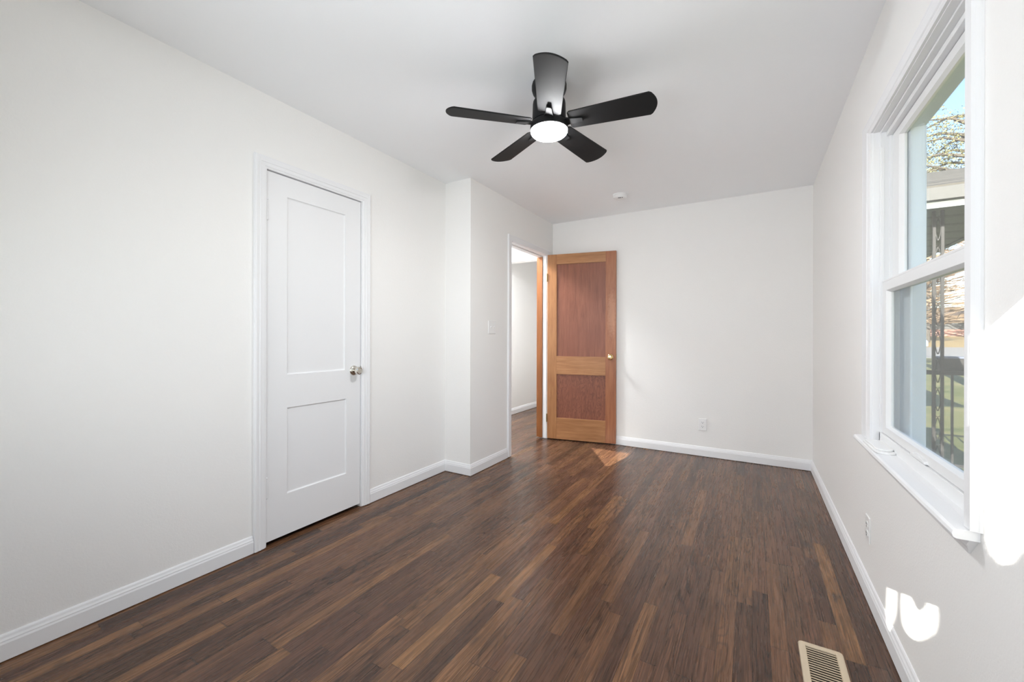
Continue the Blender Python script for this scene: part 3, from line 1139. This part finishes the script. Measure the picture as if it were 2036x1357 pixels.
for s_, e in brs:
    for q in range(430):
        f = random.uniform(.25, 1.05)
        P.append((s_[0] + (e[0] - s_[0]) * f + random.gauss(0, .2), s_[1] + (e[1] - s_[1]) * f + random.gauss(0, .2), s_[2] + (e[2] - s_[2]) * f + random.gauss(0, .16)))
leaf_cloud(m, P, .019)
m.build('foliage', M['leafy'], tr, flat=True)


def bare_tree(loc, h_, r_, label, seed, group=None):
    rnd = random.Random(seed)
    b = empty('bare_tree', loc)
    tag(b, label, 'tree')
    mt = MB()
    mt.tube([(0, 0, 0), (.1, 0, h_ * .3), (0, .1, h_ * .6), (.1, 0, h_ * .95)], [.3, .22, .14, .03], 8)
    mt.build('trunk', M['bark'], b, smooth=True)
    mc = MB()
    for k in range(900):
        z0 = rnd.uniform(h_ * .12, h_ * .9)
        a = rnd.uniform(0, 2 * PI)
        L = r_ * rnd.uniform(.3, 1.0)
        s_ = Vector((rnd.gauss(0, r_ * .22), rnd.gauss(0, r_ * .22), z0))
        e = s_ + Vector((L * math.cos(a), L * math.sin(a), rnd.uniform(-.1, .5) * L))
        q = Vector((0, 0, rnd.uniform(.03, .08)))
        mc.add([s_ - q, s_ + q, e + q * .3, e - q * .3], [(0, 1, 2, 3)])
    mc.build('branches', M['twig'], b, flat=True)
    return b


bare_tree((13.2, 50.0, ground_z(50)), 13.0, 3.4, 'bare brown tree in front of the far house, nearer the iron column', 3)
bare_tree((18.8, 54.5, ground_z(54)), 13.5, 2.4, 'bare brown tree beyond the road, right of the iron column', 5)

# far house
hs = empty('far_house', (11.0, 60.0, 1.1))
tag(hs, 'low far house with white siding over pink brick beyond the road', 'house')
MB().box(0, 14, 0, 7, .0, .95).build('brick_base', plain('pink_brick', s2l(140, 104, 92), .9), hs)
MB().box(0, 14, .05, 7, .95, 1.9).build('siding', M['whitewood'], hs)
MB().prism([(-.5, 1.85), (3.5, 3.4), (7.5, 1.85)], lambda a, b, d: (-.4 + d, a, b), 14.8).build('roof', plain('brown_roof', s2l(108, 92, 78), .9), hs)
for xx in (3.2, 8.0):
    f = MB().box(xx, xx + 1.4, -.03, .06, .9, 1.75).build('window', M['whitewood'], hs)
    MB().box(xx + .08, xx + 1.32, -.04, -.028, .98, 1.67).build('pane', plain('dark_pane', (.08, .09, .1, 1), .1), f)

# car on the road, mostly hidden by the window jamb
car = empty('car', (5.45, 37.0, ground_z(37) + .02))
tag(car, 'pale blue car parked on the road left of the iron column', 'car')
m = MB()
m.prism([(0, .30), (0, .62), (.12, .72), (1.0, .80), (3.6, .82), (4.35, .74), (4.45, .60), (4.45, .30)], lambda a, b, d: (a, d, b), 1.75)
m.build('body', plain('pale_blue_enamel', s2l(150, 176, 204), .25), car, bevel=.03)
m = MB()
m.prism([(.95, .80), (1.55, 1.28), (1.75, 1.32), (2.9, 1.32), (3.1, 1.28), (3.75, .81)], lambda a, b, d: (a, .10 + d, b), 1.55)
m.build('cabin', plain('car_glass', (.10, .13, .16, 1), .08), car, bevel=.03)
MB().prism([(1.6, 1.30), (1.78, 1.345), (2.88, 1.345), (3.06, 1.30)], lambda a, b, d: (a, .09 + d, b), 1.57).build('car_roof', plain('pale_blue_roof', s2l(150, 176, 204), .25), car, bevel=.01)
for xx in (.85, 3.55):
    for yy in (.0, 1.57):
        MB().lathe([(.2, 0), (.30, .01), (.31, .09), (.30, .17), (.2, .18)], (xx, yy, .31), (0, 1, 0), 22).build('wheel', plain('tyre', (.02, .02, .02, 1), .8), car)

# ------------------------------------------------------------------ added leaf mask outside the near wall, unseen, gaps shaped for the sun patches
sx, sz = SUN.x, -SUN.z


def wall_pt(Y, Z):
    s_ = Y - YN
    return (XR - sx * s_, Z + sz * s_)


def floor_pt(X, Y):
    s_ = Y - YN
    return (X - sx * s_, sz * s_)


gaps = [
    [wall_pt(*p) for p in [(-.45, 2.4), (1.43, 1.25), (1.43, .895), (1.388, .889), (1.33, .879), (1.306, .841), (1.292, .779), (1.292, .70), (1.272, .675), (1.231, .672), (1.19, .695), (1.15, .74), (1.10, .80), (.95, .84), (.6, .90), (.35, 1.1), (-.45, 1.5)]],
    [wall_pt(*p) for p in [(2.045, .245), (1.965, .285), (1.930, .262), (1.928, .182), (1.965, .115), (2.066, .020), (2.066, .132)]],
    [wall_pt(*p) for p in [(1.888, .265), (1.823, .305), (1.764, .304), (1.718, .297), (1.675, .326), (1.623, .382), (1.585, .407), (1.563, .401), (1.559, .355), (1.577, .317), (1.607, .293), (1.654, .251), (1.717, .206), (1.787, .170), (1.853, .158), (1.886, .182)]],
    [floor_pt(*p) for p in [(-1.47, 4.10), (-1.02, 4.10), (-1.04, 3.86), (-1.085, 3.57), (-1.115, 3.53)]],
]


def rounded(poly):
    for _ in range(2):
        q = []
        for i in range(len(poly)):
            (ax, ay), (bx, by) = poly[i], poly[(i + 1) % len(poly)]
            q += [(ax * .75 + bx * .25, ay * .75 + by * .25), (ax * .25 + bx * .75, ay * .25 + by * .75)]
        poly = q
    return poly


gaps = gaps[:1] + [rounded(g) for g in gaps[1:3]] + gaps[3:]


def dist_poly(p, poly):
    """distance to the outline; negative inside"""
    x, y = p
    ins = False
    best = 1e9
    n = len(poly)
    for i in range(n):
        ax, ay = poly[i]
        bx, by = poly[(i + 1) % n]
        if (ay > y) != (by > y) and x < (bx - ax) * (y - ay) / (by - ay) + ax:
            ins = not ins
        dx, dy = bx - ax, by - ay
        L = dx * dx + dy * dy
        u = 0 if L == 0 else max(0, min(1, ((x - ax) * dx + (y - ay) * dy) / L))
        d = (x - ax - u * dx) ** 2 + (y - ay - u * dy) ** 2
        best = min(best, d)
    return -math.sqrt(best) if ins else math.sqrt(best)


boxes = [(min(a for a, b in g), max(a for a, b in g), min(b for a, b in g), max(b for a, b in g)) for g in gaps]


def gap_dist(p):
    d = 9.0
    for g, (x0, x1, z0, z1) in zip(gaps, boxes):
        bx = max(x0 - p[0], p[0] - x1, 0)
        bz = max(z0 - p[1], p[1] - z1, 0)
        if bx * bx + bz * bz < min(d, .2) ** 2 or (bx == 0 and bz == 0):
            d = min(d, dist_poly(p, g))
    return d


mask_pts = []
rnd = random.Random(11)
for size, lo, hi, dens in ((.055, .06, 9.0, 15.0), (.022, .024, .085, 9.0), (.009, .009, .036, 10.0), (.0038, .0036, .015, 10.0), (.0016, .0012, .0055, 10.0)):
    # regions to sample: whole window area for big leaves, around the gaps for small ones
    regs = [(-2.5, .75, .60, 2.15)] if size > .05 else [(x0 - hi, x1 + hi, z0 - hi, z1 + hi) for x0, x1, z0, z1 in boxes]
    for x0, x1, z0, z1 in regs:
        n = int((x1 - x0) * (z1 - z0) / (2 * size * size) * dens)
        for _ in range(n):
            p = (rnd.uniform(x0, x1), rnd.uniform(z0, z1))
            d = gap_dist(p)
            if lo <= d <= hi:
                mask_pts.append((p, size))
m = MB()
sd_ = SUN.normalized()
for (a, b), size in mask_pts:
    dep = rnd.uniform(.45, .80)
    q = Vector((a, YN, b)) - SUN * dep
    nrm = (sd_ + Vector((rnd.gauss(0, .3), rnd.gauss(0, .3), rnd.gauss(0, .3)))).normalized()
    e1 = nrm.orthogonal().normalized()
    e2 = nrm.cross(e1)
    an = rnd.uniform(0, 2 * PI)
    f1 = e1 * math.cos(an) + e2 * math.sin(an)
    f2 = nrm.cross(f1)
    m.add([q + f1 * size, q + f2 * size * .8, q - f1 * size, q - f2 * size * .8], [(0, 1, 2, 3)])
print('hedge leaves', len(mask_pts))
hg = empty('leaf_mask', (-.9, -1.5, GZ))
tag(hg, 'added, unseen hedge outside the near wall that breaks up the sun', 'leaf_mask')
m.v = [tuple(Vector(p) - Vector((-.9, -1.5, GZ))) for p in m.v]
m.build('foliage', leafy('mask_leaves', [(0.3, (.015, .03, .012, 1)), (0.7, (.04, .07, .025, 1))], 4.0), hg, flat=True)  # leaves placed to block the sun everywhere but the shaped gaps
m = MB()
for k in range(7):
    xx = -1.4 + .5 * k
    m.tube([(xx, .0, 0), (xx + .02, .02, .3), (xx - .02, .05, .9)], [.03, .025, .012], 7)
m.build('stems', M['bark'], hg)
